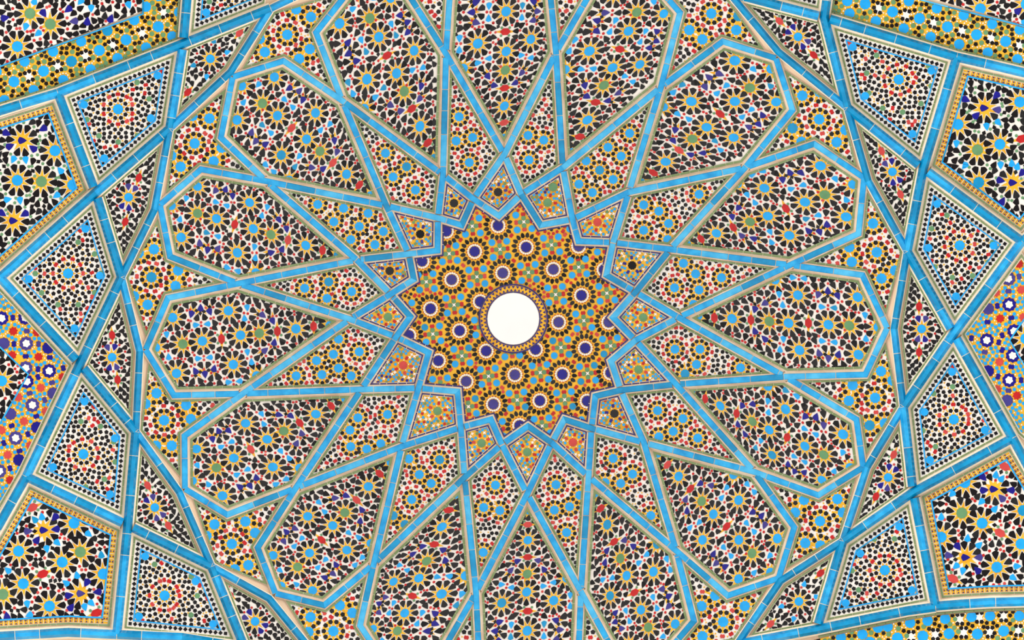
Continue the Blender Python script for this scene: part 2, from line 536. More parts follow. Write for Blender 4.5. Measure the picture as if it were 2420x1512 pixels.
# ------------------------------------------------------------------ turquoise straps and ribs
def sweep(mb, pts, prof, cls, seg=None, gap=1.6, breaks=(), closed_ends=True, jit=.25):
    """run a profile [(offset px, height m), ...] along a polyline of the photograph, as a course of tiles"""
    # vertices with mitred sides
    n = len(pts)
    cum = [0.0]
    for i in range(n - 1): cum.append(cum[-1] + dist(pts[i], pts[i + 1]))
    dirs = [((pts[i + 1][0] - pts[i][0]) / (cum[i + 1] - cum[i]), (pts[i + 1][1] - pts[i][1]) / (cum[i + 1] - cum[i])) for i in range(n - 1)]
    def frame(i, t):
        """point and side vector at parameter t of segment i"""
        p = lerp(pts[i], pts[i + 1], t)
        d = dirs[i]
        nx, ny = -d[1], d[0]
        return p, (nx, ny)
    def sect(s, end=None):
        i = 0
        while i < n - 2 and s > cum[i + 1] + 1e-6: i += 1
        t = (s - cum[i]) / (cum[i + 1] - cum[i])
        p, nv = frame(i, t)
        d = dirs[i]
        # mitre at a bend
        for j in (i, i + 1):
            if 0 < j < n - 1 and abs(s - cum[j]) < 1e-6:
                a, b = dirs[j - 1], dirs[j]
                nx, ny = -(a[1] + b[1]), a[0] + b[0]
                l = math.hypot(nx, ny)
                nx, ny = nx / l, ny / l
                c = max(.25, nx * -b[1] + ny * b[0])
                nv = (nx / c, ny / c); p = pts[j]
        return [ray(p[0] + nv[0] * o, p[1] + nv[1] * o, h) for o, h in prof]
    marks = sorted(set(cum))
    runs = []
    for a, b in zip(marks[:-1], marks[1:]):
        runs.append((a, b))
    # merge nearly straight joints so that tiles cross them
    merged = []
    for a, b in runs:
        if merged:
            i = marks.index(a)
            x, y = dirs[i - 1], dirs[i]
            if x[0] * y[0] + x[1] * y[1] > .995:
                merged[-1][1] = b; continue
        merged.append([a, b])
    pieces = []
    for a, b in merged:
        if seg is None:
            pieces.append((a, b)); continue
        s = a
        while s < b - 1:
            e = s + seg * rnd.uniform(1 - jit, 1 + jit)
            if e > b - seg * .35: e = b
            pieces.append((s, e)); s = e
    for a, b in pieces:
        # cut out crossings
        parts = [(a + (gap / 2 if seg else 0), b - (gap / 2 if seg else 0))]
        for (u, v) in breaks:
            np_ = []
            for (x, y) in parts:
                if v <= x or u >= y: np_.append((x, y)); continue
                if x < u: np_.append((x, u))
                if v < y: np_.append((v, y))
            parts = np_
        for x, y in parts:
            if y - x < 1.5: continue
            inner = [c for c in cum if x + .01 < c < y - .01]
            st = [x] + inner + [y]
            # extra sections so that long runs follow the curve
            full = [st[0]]
            for u, v in zip(st[:-1], st[1:]):
                k = max(1, int((v - u) / 45))
                full += [u + (v - u) * q / k for q in range(1, k + 1)]
            # keep a hair off the bend itself: use the bend section only where the bend is a piece end or inside
            mi = mb.mi(cls)
            S = []
            for s_ in full:
                for c in cum[1:-1]:
                    if abs(s_ - c) <= gap: s_ = c if (x == a + gap / 2 and abs(x - c) <= gap) or (abs(y - c) <= gap) or abs(s_ - c) < .01 else s_
                S.append(sect(s_))
            b0 = len(mb.v); m_ = len(prof)
            for q in S: mb.v += q
            for q in range(len(S) - 1):
                for r_ in range(m_ - 1):
                    i0 = b0 + q * m_ + r_
                    mb.f.append((i0, i0 + 1, i0 + m_ + 1, i0 + m_)); mb.m.append(mi)
            mb.f.append(tuple(b0 + r_ for r_ in range(m_))[::-1]); mb.m.append(mi)
            e0 = b0 + (len(S) - 1) * m_
            mb.f.append(tuple(e0 + r_ for r_ in range(m_))); mb.m.append(mi)

def along(pts, p):
    c = 0
    best = None
    for i in range(len(pts) - 1):
        L = dist(pts[i], pts[i + 1])
        t = max(0, min(1, ((p[0] - pts[i][0]) * (pts[i + 1][0] - pts[i][0]) + (p[1] - pts[i][1]) * (pts[i + 1][1] - pts[i][1])) / L / L))
        d = dist(p, lerp(pts[i], pts[i + 1], t))
        if best is None or d < best[0]: best = (d, c + t * L)
        c += L
    return best[1]

STRAP_TILE = [(-7.2, .008), (-7.0, .021), (-5.6, .026), (5.6, .026), (7.0, .021), (7.2, .008)]
STRAP_BED = [(-10.5, -.005), (-10.2, .006), (-7.6, .012), (-6.6, .0225), (6.6, .0225), (7.6, .012), (10.2, .006), (10.5, -.005)]
def strap(j):
    a, b = k16(j - 2), k16(j + 2)
    pts = [T[a], SP[a], W[a], I[k16(j - 1)], P[k16(j - 1)], V[j], P[j], I[k16(j + 1)], W[k16(j + 1)], SM[b], T[b]]
    t = thing('turquoise_strap', 'bent turquoise strap linking petal tips at %s and %s' % (CLOCK[a], CLOCK[b]), 'strap', V[j],
              'interlaced turquoise straps around the star')
    br = []
    for node, over in ((W[a], 1), (I[k16(j - 1)], 0), (P[k16(j - 1)], 1), (P[j], 0), (I[k16(j + 1)], 1), (W[k16(j + 1)], 0)):
        if not over:
            s = along(pts, node)
            br.append((s - 9.5, s + 9.5))
    m1 = MB(); sweep(m1, pts, STRAP_BED, 'mo', None, breaks=br); m1.build('mortar_bed', t)
    m2 = MB(); sweep(m2, pts, STRAP_TILE, 'cy', 66, 1.6, breaks=br); m2.build('tile_course', t)
for j in range(16): strap(j)

RIB_TILE = [(-11.0, .006), (-10.6, .034), (-4.0, .066), (5.0, .066), (10.6, .034), (11.0, .006)]
RIB_BED = [(-15, -.005), (-14.6, .007), (-11.5, .010), (-10.3, .032), (-3.9, .063), (4.9, .063), (10.3, .032), (11.5, .010), (14.6, .007), (15, -.005)]
RING_TILE = [(-8.6, .006), (-8.2, .03), (-3, .05), (4, .05), (8.2, .03), (8.6, .006)]
RING_BED = [(-11, -.005), (-10.6, .008), (-8.9, .012), (-8.0, .028), (-2.9, .047), (3.9, .047), (8.0, .028), (8.9, .012), (10.6, .008), (11, -.005)]
def rib(pts, label, name='turquoise_rib', seg=74, tile=RIB_TILE, bed=RIB_BED, group='raised turquoise ribs around the star', breaks=()):
    t = thing(name, label, 'rib', mid(*pts), group)
    m1 = MB(); sweep(m1, pts, bed, 'mp', None, breaks=breaks); m1.build('mortar_bed', t)
    m2 = MB(); sweep(m2, pts, tile, 'rd', seg, 1.8, breaks=breaks, jit=.35); m2.build('tile_course', t)

for k in (5, 6, 7, 8, 9, 10, 13, 14, 15, 0, 1, 2):
    if k in (5, 13): continue
    rib([N[k16(k - 1)], R[k], N[k]], 'turquoise ring rib bending at the petal tip at %s' % CLOCK[k], 'turquoise_ring_rib', 70, RING_TILE, RING_BED, 'ring of ribs touching the petal tips')
rib([N[10], R[11]], 'short turquoise ring rib running out of frame toward quarter past eleven', 'turquoise_ring_rib', 70, RING_TILE, RING_BED, 'ring of ribs touching the petal tips')
for k in (6, 7, 8, 9, 10, 14, 15, 0, 1, 2):
    # two ribs cross at O[k]: the first is whole, the second is broken there
    for first, (qa, nb, wa, wb) in enumerate(((k16(k - 1), k, k16(k - 1), k), (k, k16(k - 1), k, k16(k - 1)))):
        pts = []
        if qa in Q: pts.append(Q[qa])
        pts.append(O[k]); pts.append(N[nb])
        if k == 2 and qa == 1: pts = [(2211, 1434), (2144, 1443), (2075, 1457), (1997, 1473), O[2], N[2]]
        if k == 6 and qa == 6: pts = [Q[6], (430, 1506), O[6], N[5]]
        br = []
        if first:
            s = along(pts, O[k]); br = [(s - 14, s + 14)]
        turn = 'clockwise' if not first else 'anticlockwise'
        rib(pts, 'thick turquoise rib leaning %s through the outer crossing at %s' % (turn, CLOCK[k]), breaks=br)
rib([Q[9], (70, 240), (0, 262), (-60, 283)], 'turquoise rim rib between yellow-green band and upper left corner panel')
rib([Q[7], (0, 1236), (-40, 1305)], 'turquoise rim rib along left edge below the blue flower panel')
rib([Q[6], (161, 1494), (0, 1503), (-60, 1512)], 'curved turquoise rim rib along the bottom left of the photo')
rib([Q[14], (2340, 153), (2420, 172), (2480, 188)], 'turquoise rim rib between yellow-green band and upper right corner panel')
rib([Q[1], (2273, 1427), (2340, 1423), (2420, 1421), (2480, 1421)], 'curved turquoise rim rib under the lower right corner panel')
rib([Q[15], (2450, 545)], 'turquoise rim rib stub at right edge above the blue flower panel')
rib([Q[0], (2450, 1140)], 'turquoise rim rib at right edge below the blue flower panel')

# ------------------------------------------------------------------ panels
def frame_parts(t, outer, spec, ker=None):
    """mortar margin and tile courses round a panel; returns the polygon left for the mosaic"""
    base, courses = spec[0], spec[1:]
    p0 = outer
    for (d0, d1, kind) in courses:
        a, b = inset(p0, d0), inset(p0, d1)
        if kind == 'margin':
            m = MB(); ring(m, a, b, .003, base, None, 0, -.005); m.build('mortar_margin', t)
        elif kind == 'green':
            m = MB(); ring(m, a, b, .009, 'ge', 21, 1.0, -.005); m.build('green_edging', t)
        elif kind == 'navy':
            m = MB(); ring(m, a, b, .009, 'ne', 20, 1.6, -.005); m.build('navy_edging', t)
        elif kind == 'line':
            m = MB(); ring(m, a, b, .008, 'sk', 40, .5, -.005); m.build('turquoise_liner', t)
        elif kind == 'check':
            m = MB(); ring(m, a, b, .0, 'wh', None, 0, -.005)
            c = inset(p0, (d0 + d1) / 2)
            for i in range(len(c)):
                u, v = c[i], c[(i + 1) % len(c)]
                L = dist(u, v); q = max(2, round(L / 11.9))
                an = ang(u, v)
                for z in range(q):
                    s_ = lerp(u, v, z / q)
                    m.poly(rot([(1, 0), (0, 1), (-1, 0), (0, -1)], s_[0], s_[1], an + (math.pi / 4 if z == 0 else rnd.uniform(-.12, .12)), 5.3), .004, 'bk', 0)
            m.build('checkered_border', t)
        elif kind == 'zigzag':
            m = MB(); ring(m, a, b, .0, 'ye', None, 0, -.005)
            c = inset(p0, (d0 + d1) / 2)
            wdt = (d1 - d0) / 2
            for i in range(len(c)):
                u, v = c[i], c[(i + 1) % len(c)]
                L = dist(u, v); q = max(2, round(L / 12.0))
                an = ang(u, v)
                for z in range(q):
                    s_ = lerp(u, v, (z + .5) / q)
                    for y in (-1, 1):
                        m.poly(rot([(-2.7, y * 4.4), (2.7, y * 4.4), (0, y * .9)], s_[0] + rnd.uniform(-.4, .4), s_[1], an), .004, 'ne', 0)
                    e_ = lerp(u, v, z / q)
                    m.poly(rot([(-.5, -wdt), (.5, -wdt), (.5, wdt), (-.5, wdt)], e_[0], e_[1], an), .0035, 'wh', 0)
            m.build('zigzag_border', t)
    return inset(p0, courses[-1][1])

# petals: layout digitised on the nine o'clock petal
def c1(x, y): return (320 + x / 4.3214, 660 + y / 4.3214)
def petal_nodes(k): return [T[k], SP[k], W[k], I[k], W[k16(k - 1)], SM[k]]
PET8 = petal_nodes(8)
PST = [c1(*p) + (c,) for p, c in (((380, 390), 'sk'), ((950, 320), 'sk'), ((685, 630), 'sk'), ((1075, 570), 'sk'), ((1640, 505), 'sk'), ((420, 960), 'sk'), ((1000, 870), 'sk'),
       ((485, 660), 'gr'), ((1265, 550), 'gr'), ((205, 697), 'sk'), ((1990, 470), 'sk'), ((1240, 985), 'sk'))]
def zz(ox, oy, s, rows):
    """rows of x, y[, tip x, tip y] read off an enlargement -> x, y[, direction of the tip]"""
    r = []
    for q in rows:
        r.append((ox + q[0] / s, oy + q[1] / s) + ((math.atan2(q[3] - q[1], q[2] - q[0]),) if len(q) == 4 else ()))
    return r
ZA, ZB, ZC, ZD, ZE = (355, 690, 6.675), (485, 680, 7.233), (630, 690, 6.676), (365, 800, 7.233), (500, 790, 6.678)
PBL = (zz(*ZA, [(650, 350, 630, 430), (795, 248, 795, 180), (940, 312, 972, 390)]) + zz(*ZB, [(985, 470, 1055, 525), (1155, 570, 1190, 645)]) +
       zz(*ZD, [(700, 550, 660, 475), (865, 612, 875, 690), (1020, 510, 1040, 430)]) + zz(*ZE, [(990, 125, 1003, 55), (845, 250, 905, 200)]))
PBK = (zz(*ZA, [(570, 215, 605, 270), (690, 210, 675, 265), (740, 400, 757, 340), (855, 390, 830, 330), (880, 172, 910, 232), (990, 160, 972, 220), (600, 530, 622, 475), (238, 512, 215, 560)]) +
       zz(*ZB, [(160, 595, 118, 535), (640, 175, 645, 235), (748, 220, 768, 155), (860, 212, 812, 165), (918, 312, 948, 378), (1045, 298, 990, 255), (828, 390, 895, 430), (812, 510, 885, 490), (1085, 410, 1122, 478), (1205, 400, 1180, 468)]) +
       zz(*ZC, [(238, 335, 252, 275), (360, 337, 425, 325), (512, 338, 450, 320), (213, 465, 183, 548), (685, 412, 735, 455), (785, 422, 750, 450), (880, 450, 940, 470), (870, 535, 930, 545), (895, 608, 845, 640), (795, 662, 770, 700), (700, 700, 730, 645), (245, 772, 200, 720), (405, 845, 350, 830)]) +
       zz(*ZD, [(625, 375, 668, 445), (795, 460, 838, 530), (912, 455, 882, 522), (655, 725, 678, 662), (780, 715, 735, 655), (970, 670, 992, 608), (1075, 640, 1050, 590), (640, 818, 700, 825), (810, 812, 750, 825), (940, 785, 880, 800)]) +
       zz(*ZE, [(90, 357, 55, 418), (110, 665, 88, 608), (140, 772, 190, 800), (688, 265, 745, 255), (728, 365, 775, 318), (815, 410, 828, 348), (930, 400, 990, 385), (945, 275, 962, 218), (1058, 270, 1018, 215), (1152, 222, 1100, 200), (1110, 112, 1065, 55), (1090, 368, 1030, 375), (965, 478, 920, 510), (866, 548, 840, 570)]))
PWD = (zz(*ZA, [(640, 250, 628, 200), (700, 275, 728, 235), (735, 325, 705, 365), (793, 345, 793, 395), (862, 318, 890, 355), (880, 240, 850, 200), (945, 215, 938, 165)]) +
       zz(*ZB, [(905, 385, 878, 362), (872, 458, 832, 455), (1095, 490, 1060, 470), (1150, 450, 1143, 400)]) +
       zz(*ZD, [(705, 650, 708, 710), (775, 635, 815, 675), (790, 540, 755, 525), (855, 520, 852, 470), (915, 540, 945, 500), (960, 590, 940, 640), (1025, 605, 1028, 660)]) +
       zz(*ZE, [(755, 285, 712, 312), (795, 335, 778, 392), (930, 205, 905, 250), (1000, 220, 1003, 270)]))
PRD = (zz(*ZA, [(470, 195), (580, 290), (600, 445), (640, 457), (505, 580), (195, 612), (172, 665), (358, 648), (277, 780), (660, 600), (790, 145), (995, 238), (955, 418), (1003, 402), (803, 478), (806, 533), (958, 570), (577, 738)]) +
       zz(*ZB, [(228, 187), (393, 137), (575, 108), (548, 165), (653, 272), (813, 297), (663, 430), (728, 440), (578, 572), (252, 615), (418, 645), (747, 587), (853, 705), (898, 520), (985, 378), (1063, 548), (1125, 318), (1218, 482)]) +
       zz(*ZC, [(232, 252), (280, 265), (435, 305), (440, 355), (593, 375), (155, 378), (293, 415), (325, 798), (470, 812), (615, 757)]) +
       zz(*ZD, [(228, 48), (238, 208), (148, 352), (190, 408), (345, 338), (525, 348), (683, 282), (845, 300), (848, 363), (690, 443), (625, 472), (645, 635), (570, 162), (1013, 232), (1013, 400), (555, 790), (725, 808), (870, 732), (1025, 765)]) +
       zz(*ZE, [(35, 282), (180, 308), (325, 242), (477, 272), (563, 380), (628, 352), (620, 198), (755, 225), (693, 68), (903, 160), (1050, 195), (1160, 305), (1005, 355), (1012, 403), (860, 340), (722, 462), (873, 487), (577, 530), (485, 662), (200, 697), (347, 727), (350, 787), (97, 437), (100, 590)]))
up, dn, rt, lf = -math.pi / 2 - .1, math.pi / 2 - .1, -.1, math.pi - .1
PCY = [c1(*p) + (a,) for p, a in (((320, 565), dn), ((340, 790), up), ((622, 466), rt), ((733, 456), lf), ((645, 808), rt), ((757, 797), lf),
       ((1142, 290), dn), ((1115, 396), up), ((1145, 745), dn), ((1187, 842), up), ((955, 1050), rt), ((1060, 1040), lf))]
PLZ = [c1(880, 608), c1(1450, 530), c1(1820, 480)]
def petal(k):
    nodes = petal_nodes(k)
    c = mid(*nodes)
    t = thing('petal_panel', 'dark petal panel of black rosettes pointing to %s' % CLOCK[k], 'panel', c, 'sixteen dark petal panels')
    f = frame_parts(t, nodes, ('mo', (9.5, 14.5, 'margin'), (14.0, 19.5, 'green')))
    h = homography(PET8, nodes)
    fd = Field([f], h)
    reg = inset(PET8, 17)
    dark_field(fd, reg, PST, PBL, PCY, PLZ, a0=-math.pi / 2 - .1, loza=-math.pi / 2 - .05, reds=PRD, blacks=PBK, wedges=PWD)
    fd.mb.build('mosaic_field', t)
for k in range(16): petal(k)

CST = {8: [(831, 689), (720, 681), (777, 666), (773, 705)], 9: [(751, 483), (812, 492), (789, 524), (849, 535), (870, 504), (829, 566), (906, 547), (886, 578)],
       10: [(982, 449), (961, 394), (929, 418), (911, 362)], 11: [(1085, 276), (1117, 325), (1078, 333), (1109, 384)], 12: [(1248, 320), (1285, 331), (1250, 378)],
       13: [(1488, 315), (1437, 348), (1468, 369), (1385, 380), (1368, 435), (1417, 402), (1449, 424), (1400, 455)],
       14: [(1652, 459), (1521, 484), (1557, 499), (1521, 544), (1580, 528), (1578, 566)], 15: [(1615, 622), (1644, 647), (1594, 680), (1652, 685), (1705, 656), (1639, 719)],
       0: [(1595, 825), (1654, 825), (1646, 861), (1619, 883), (1750, 869)], 1: [(1554, 970), (1614, 989), (1591, 1019), (1557, 1032), (1649, 1035)],
       2: [(1449, 1083), (1495, 1120), (1467, 1142), (1430, 1140), (1538, 1218)], 3: [(1314, 1145), (1310, 1205), (1346, 1197), (1339, 1258), (1370, 1170)],
       4: [(1171, 1146), (1143, 1199), (1181, 1206), (1142, 1305)], 5: [(1039, 1086), (991, 1121), (966, 1084), (1019, 1142), (973, 1180), (957, 1239), (929, 1218)],
       6: [(916, 979), (846, 987), (827, 1016), (829, 1055), (867, 1061), (900, 1048)], 7: [(849, 831), (788, 837), (748, 852), (800, 870), (761, 885), (700, 888), (830, 888), (800, 801)]}
def kite_panel(k):
    nodes = [P[k], I[k], W[k], I[k16(k + 1)]]
    t = thing('kite_panel', 'white starry kite panel between petals at %s and %s' % (CLOCK[k], CLOCK[k16(k + 1)]), 'panel', mid(*nodes), 'kite panels between the petals')
    f = frame_parts(t, nodes, ('mo', (9.5, 11.5, 'margin'), (11.0, 15.5, 'green')))
    fd = Field([f], base='wh')
    pent_field(fd, f, CST[k], a0=ang(nodes[0], nodes[2]) + math.pi / 10 * (k % 2))
    fd.mb.build('mosaic_field', t)
for k in range(16): kite_panel(k)

DST = {8: [(358, 655), (364, 589), (349, 720), (328, 598), (421, 639), (415, 676), (317, 700)], 9: [(460, 339), (495, 280), (455, 274), (427, 394), (405, 368), (524, 349), (505, 381)],
       10: [(679, 82), (735, 40), (626, 123), (614, 92), (700, 22), (732, 116), (707, 139)], 13: [(1681, 32), (1740, 71), (1629, 71), (1660, 93), (1745, 38)],
       14: [(1936, 282), (1896, 226), (1936, 217), (1977, 336), (1998, 307), (1873, 303), (1894, 335)], 15: [(2072, 596), (2063, 528), (2083, 658), (2007, 584), (2013, 619), (2115, 639)],
       0: [(2068, 940), (2082, 877), (2055, 1005), (2006, 947), (2015, 910), (2091, 1000), (2109, 899)], 1: [(1938, 1231), (1979, 1179), (1903, 1283), (1879, 1211), (1992, 1211), (1939, 1289), (1900, 1181)],
       2: [(1709, 1469), (1760, 1432), (1658, 1432), (1690, 1407), (1660, 1503)], 5: [(788, 1491), (734, 1458), (803, 1430), (833, 1448), (729, 1493)],
       6: [(548, 1285), (507, 1239), (587, 1335), (603, 1259), (580, 1232), (488, 1266), (555, 1345)], 7: [(388, 993), (370, 929), (406, 1053), (369, 1053), (451, 990), (440, 957), (344, 954)],
       11: [(1012, -30)], 12: [(1355, -30)], 3: [(1398, 1540)], 4: [(1098, 1540)]}
def spear_panel(k):
    b = k16(k + 1)
    nodes = [N[k], T[k], SP[k], W[k], SM[b], T[b]]
    t = thing('spear_panel', 'forked white starry panel outside petals at %s and %s' % (CLOCK[k], CLOCK[b]), 'panel', mid(W[k], N[k]), 'forked panels between the petal tips')
    # pull the long acute tips back a little
    f0 = nodes
    ringed = k in (11, 12, 3, 4)
    d = 13 if not ringed else 10
    f = frame_parts(t, f0, ('mo', (9.5, 11.5, 'margin'), (11.0, 15.5, 'green')))
    fd = Field(fan(f, 0), base='wh')
    pent_field(fd, f, DST[k], a0=ang(N[k], W[k]), sc=1.16)
    fd.mb.build('mosaic_field', t)
for k in range(16): spear_panel(k)

BCOL = {12: 'bk', 11: 'bk', 10: 'bk', 9: 'bk', 8: 'gr', 7: 're', 6: 'gr', 5: 'gr', 4: 'gr', 3: 're', 2: 'bk', 1: 'gr', 0: 'gr', 15: 'bk', 14: 're', 13: 'gr'}
BST = {12: (1177, 454), 11: (1073, 480), 10: (993, 553), 9: (921, 640), 8: (917, 749), 7: (953, 863), 6: (1034, 971), 5: (1138, 1047), 4: (1246, 1068), 3: (1354, 1045),
       2: (1452, 977), 1: (1509, 873), 0: (1520, 750), 15: (1494, 627), 14: (1412, 525), 13: (1294, 479)}
BNAME = {'bk': 'black', 'gr': 'green', 're': 'red'}
def small_kite(k):
    nodes = [V[k], P[k16(k - 1)], I[k], P[k]]
    t = thing('small_kite_panel', 'small navy-edged kite with %s centre on the star point at %s' % (BNAME[BCOL[k]], CLOCK[k]), 'panel', BST[k], 'small navy-edged kites around the star')
    f = frame_parts(t, nodes, ('mp', (9.5, 11.5, 'margin'), (11.0, 13.8, 'navy'), (13.8, 15.2, 'margin')))
    fd = Field([f], base='ye')
    x, y = BST[k]
    a0 = ang(V[k], I[k])
    for i in range(10):
        a = a0 + math.pi / 5 * i
        px, py = x + math.cos(a) * 18.5, y + math.sin(a) * 18.5
        if i % 2 == 0:
            fd.put(rot(BAR, px, py, a, 5.0), 're' if BCOL[k] != 'bk' else 'na', .0045, (px, py, 4))
        else:
            fd.put(rot(PENT, px, py, a, 3.8), 'sk', .0045, (px, py, 3.2))
        a += math.pi / 10
        px, py = x + math.cos(a) * 12.8, y + math.sin(a) * 12.8
        fd.put(rot([(1, 0), (-.7, .7), (-.7, -.7)], px, py, a, 2.2), 'wh' if i % 2 else 'ye', .003)
    fd.put(rot(STARD, x, y, a0, 10), BCOL[k], .005, (x, y, 11))
    if k == 13:
        fd.put(rot(STARD, 1307, 442, a0, 10.5), 'gr', .005, (1307, 442, 11))
    n_ = [0]
    def g(px, py):
        n_[0] += 1
        c = ('sk', 'wh', 'sk', 'sk', 'na' if k % 2 else 're', 'wh', 'sk', 'gr')[n_[0] % 8]
        fd.put(rot(PENT if c != 'wh' else [(1.2, 0), (.3, .4), (0, 1.2), (-.4, .3), (-1.2, 0), (-.3, -.4), (0, -1.2), (.4, -.3)], px, py, rnd.uniform(0, 6), 3.8 if c != 'wh' else 4.4), c, .0045)
    fd.fill(f, .5, g, 3.3)
    fd.mb.build('mosaic_field', t)
for k in range(16): small_kite(k)

# central star
def star_panel():
    nodes = []
    for k in range(16): nodes += [V[k], P[k]]
    t = thing('star_panel', 'central sixteen-pointed golden star panel with navy flower rosettes', 'panel', CTR)
    # the courses stop in front of the sharp outer points
    f = frame_parts(t, nodes, ('mp', (9.5, 11.6, 'margin'), (11.2, 14.2, 'navy')))
    fd = Field(fan(f, CTR), base='ye')
    def c2(x, y): return (880 + x / 2.2561, 420 + y / 2.2561)
    ros = [c2(*p) for p in ((545, 393), (820, 370), (965, 488), (695, 508), (423, 543), (310, 698), (575, 660), (465, 815), (1115, 627), (993, 770), (1135, 908), (607, 923), (352, 975),
           (500, 1085), (760, 1050), (1013, 1048), (645, 1207), (893, 1188), (870, 915), (1260, 770), (670, 255), (395, 285), (265, 445), (195, 840), (1100, 365), (1235, 490), (1270, 1040), (1145, 1190), (785, 1320))]
    e1 = (65.5, 54.5); e2 = (-54.5, 65.0)
    for x, y in ros:
        n = 16
        a0 = .1
        for i in range(n):
            a = a0 + 2 * math.pi * i / n
            px, py = x + math.cos(a) * 28.6, y + math.sin(a) * 28.6
            fd.put(rot([(1.1, 0), (.55, .72), (-.5, .62), (-1.15, 0), (-.5, -.62), (.55, -.72)], px, py, a + math.pi, 6.0, 6.2), 'bk', .0045, (px, py, 4.8))
            a += math.pi / n
            for rr, col, s_ in ((22.5, 'ye', 3.4), (19.3, 're', 1.9)):
                px, py = x + math.cos(a) * rr, y + math.sin(a) * rr
                fd.put(rot([(1.2, 0), (-.6, .8), (-.6, -.8)], px, py, a, s_), col, .004)
        for i in range(20):
            a = a0 + 2 * math.pi * i / 20
            fd.put(rot(ngon(7), x + math.cos(a) * 15.4, y + math.sin(a) * 15.4, a, 2.55), 'wh', .005)
        fd.put(rot(STARD, x, y, a0, 12.2), 'na', .006, (x, y, 24))
    done = []
    for x, y in ros:
        for sx, sy in ((1, 1), (-1, 1), (1, -1), (-1, -1)):
            q = (x + (e1[0] * sx + e2[0] * sy) / 2, y + (e1[1] * sx + e2[1] * sy) / 2)
            if all(dist(q, d) > 46 for d in done) and all(dist(q, d) > 38 for d in ros): done.append(q)
    aa = math.atan2(e1[1], e1[0])
    for x, y in done:
        ab = aa + math.pi / 4
        fd.put(rot([(1, 0), (.28, .28), (0, 1), (-.28, .28), (-1, 0), (-.28, -.28), (0, -1), (.28, -.28)], x, y, ab - math.pi / 4, 6.2), 'wh', .005, (x, y, 6))
        for i in range(4):
            a = ab + i * math.pi / 2
            px, py = x + math.cos(a) * 9.0, y + math.sin(a) * 9.0
            fd.put(rot(ngon(9), px, py, a, 5.6), 'gr', .0045, (px, py, 5))
            px, py = x + math.cos(a) * 18.3, y + math.sin(a) * 18.3
            fd.put(rot(BAR, px, py, a + math.pi / 2, 6.4), 're', .0045, (px, py, 5))
            a -= math.pi / 4
            px, py = x + math.cos(a) * 24.8, y + math.sin(a) * 24.8
            fd.put(rot(STARD, px, py, a, 8.2), 'sk', .005, (px, py, 7.6))
            px, py = x + math.cos(a) * 42.2, y + math.sin(a) * 42.2
            if fd.free(px, py, 3.5):
                fd.put(rot(BAR, px, py, a, 6.0), 're', .0045, (px, py, 5))
    def wt(px, py): fd.put(rot(PENT, px, py, 0, 4.2), 're' if rnd.random() < .5 else 'bk', .0045)
    fd.fill(f, .6, wt, 4.4)
    # thin white joints
    fd.mb.build('mosaic_field', t)
star_panel()

# medallion in the middle
def medallion():
    x, y = CTR
    t = thing('centre_medallion', 'round white plaster medallion with navy zigzag rim at the star centre', 'medallion', CTR)
    def annulus(r0, r1, n, h, cls, gap=0, name='', extra=None):
        m = MB()
        for i in range(n):
            a, b = 2 * math.pi * (i + gap) / n, 2 * math.pi * (i + 1 - gap) / n
            q = max(1, int(64 / n))
            o_ = [(x + math.cos(a + (b - a) * s / q) * r1, y + math.sin(a + (b - a) * s / q) * r1) for s in range(q + 1)]
            i_ = [(x + math.cos(a + (b - a) * s / q) * r0, y + math.sin(a + (b - a) * s / q) * r0) for s in range(q + 1)]
            m.poly(o_ + i_[::-1], h, cls, .0)
        if extra: extra(m)
        m.build(name, t)
    m = MB()
    for r0, r1 in ((0, 20), (20, 40), (40, 60.5)):
        for i in range(64):
            a, b = 2 * math.pi * i / 64, 2 * math.pi * (i + 1) / 64
            m.poly([(x + math.cos(a) * r1, y + math.sin(a) * r1), (x + math.cos(b) * r1, y + math.sin(b) * r1)] + ([(x + math.cos(b) * r0, y + math.sin(b) * r0), (x + math.cos(a) * r0, y + math.sin(a) * r0)] if r0 else [(x, y)]), .012, 'pw', .0)
    m.build('white_disc', t)
    annulus(60.3, 61.8, 64, .0085, 'mp', 0, 'mortar_joint')
    annulus(61.8, 64.6, 24, .012, 'ne', .06, 'inner_ring')
    def zig(m):
        n = 46
        for i in range(n):
            a = 2 * math.pi * i / n
            for s, r0, r1 in ((0, 65.4, 70.6), (.5, 77.2, 71.4)):
                aa, ab, ac = a + s * 2 * math.pi / n, a + (s - .36) * 2 * math.pi / n, a + (s + .36) * 2 * math.pi / n
                m.poly([(x + math.cos(ab) * r0, y + math.sin(ab) * r0), (x + math.cos(ac) * r0, y + math.sin(ac) * r0), (x + math.cos(aa) * r1, y + math.sin(aa) * r1)], .0125, 'ne', .009)
    annulus(64.4, 78.4, 64, .0105, 'ye', 0, 'zigzag_band', zig)
    annulus(78.4, 82.4, 40, .012, 'ne', .05, 'outer_ring')
medallion()

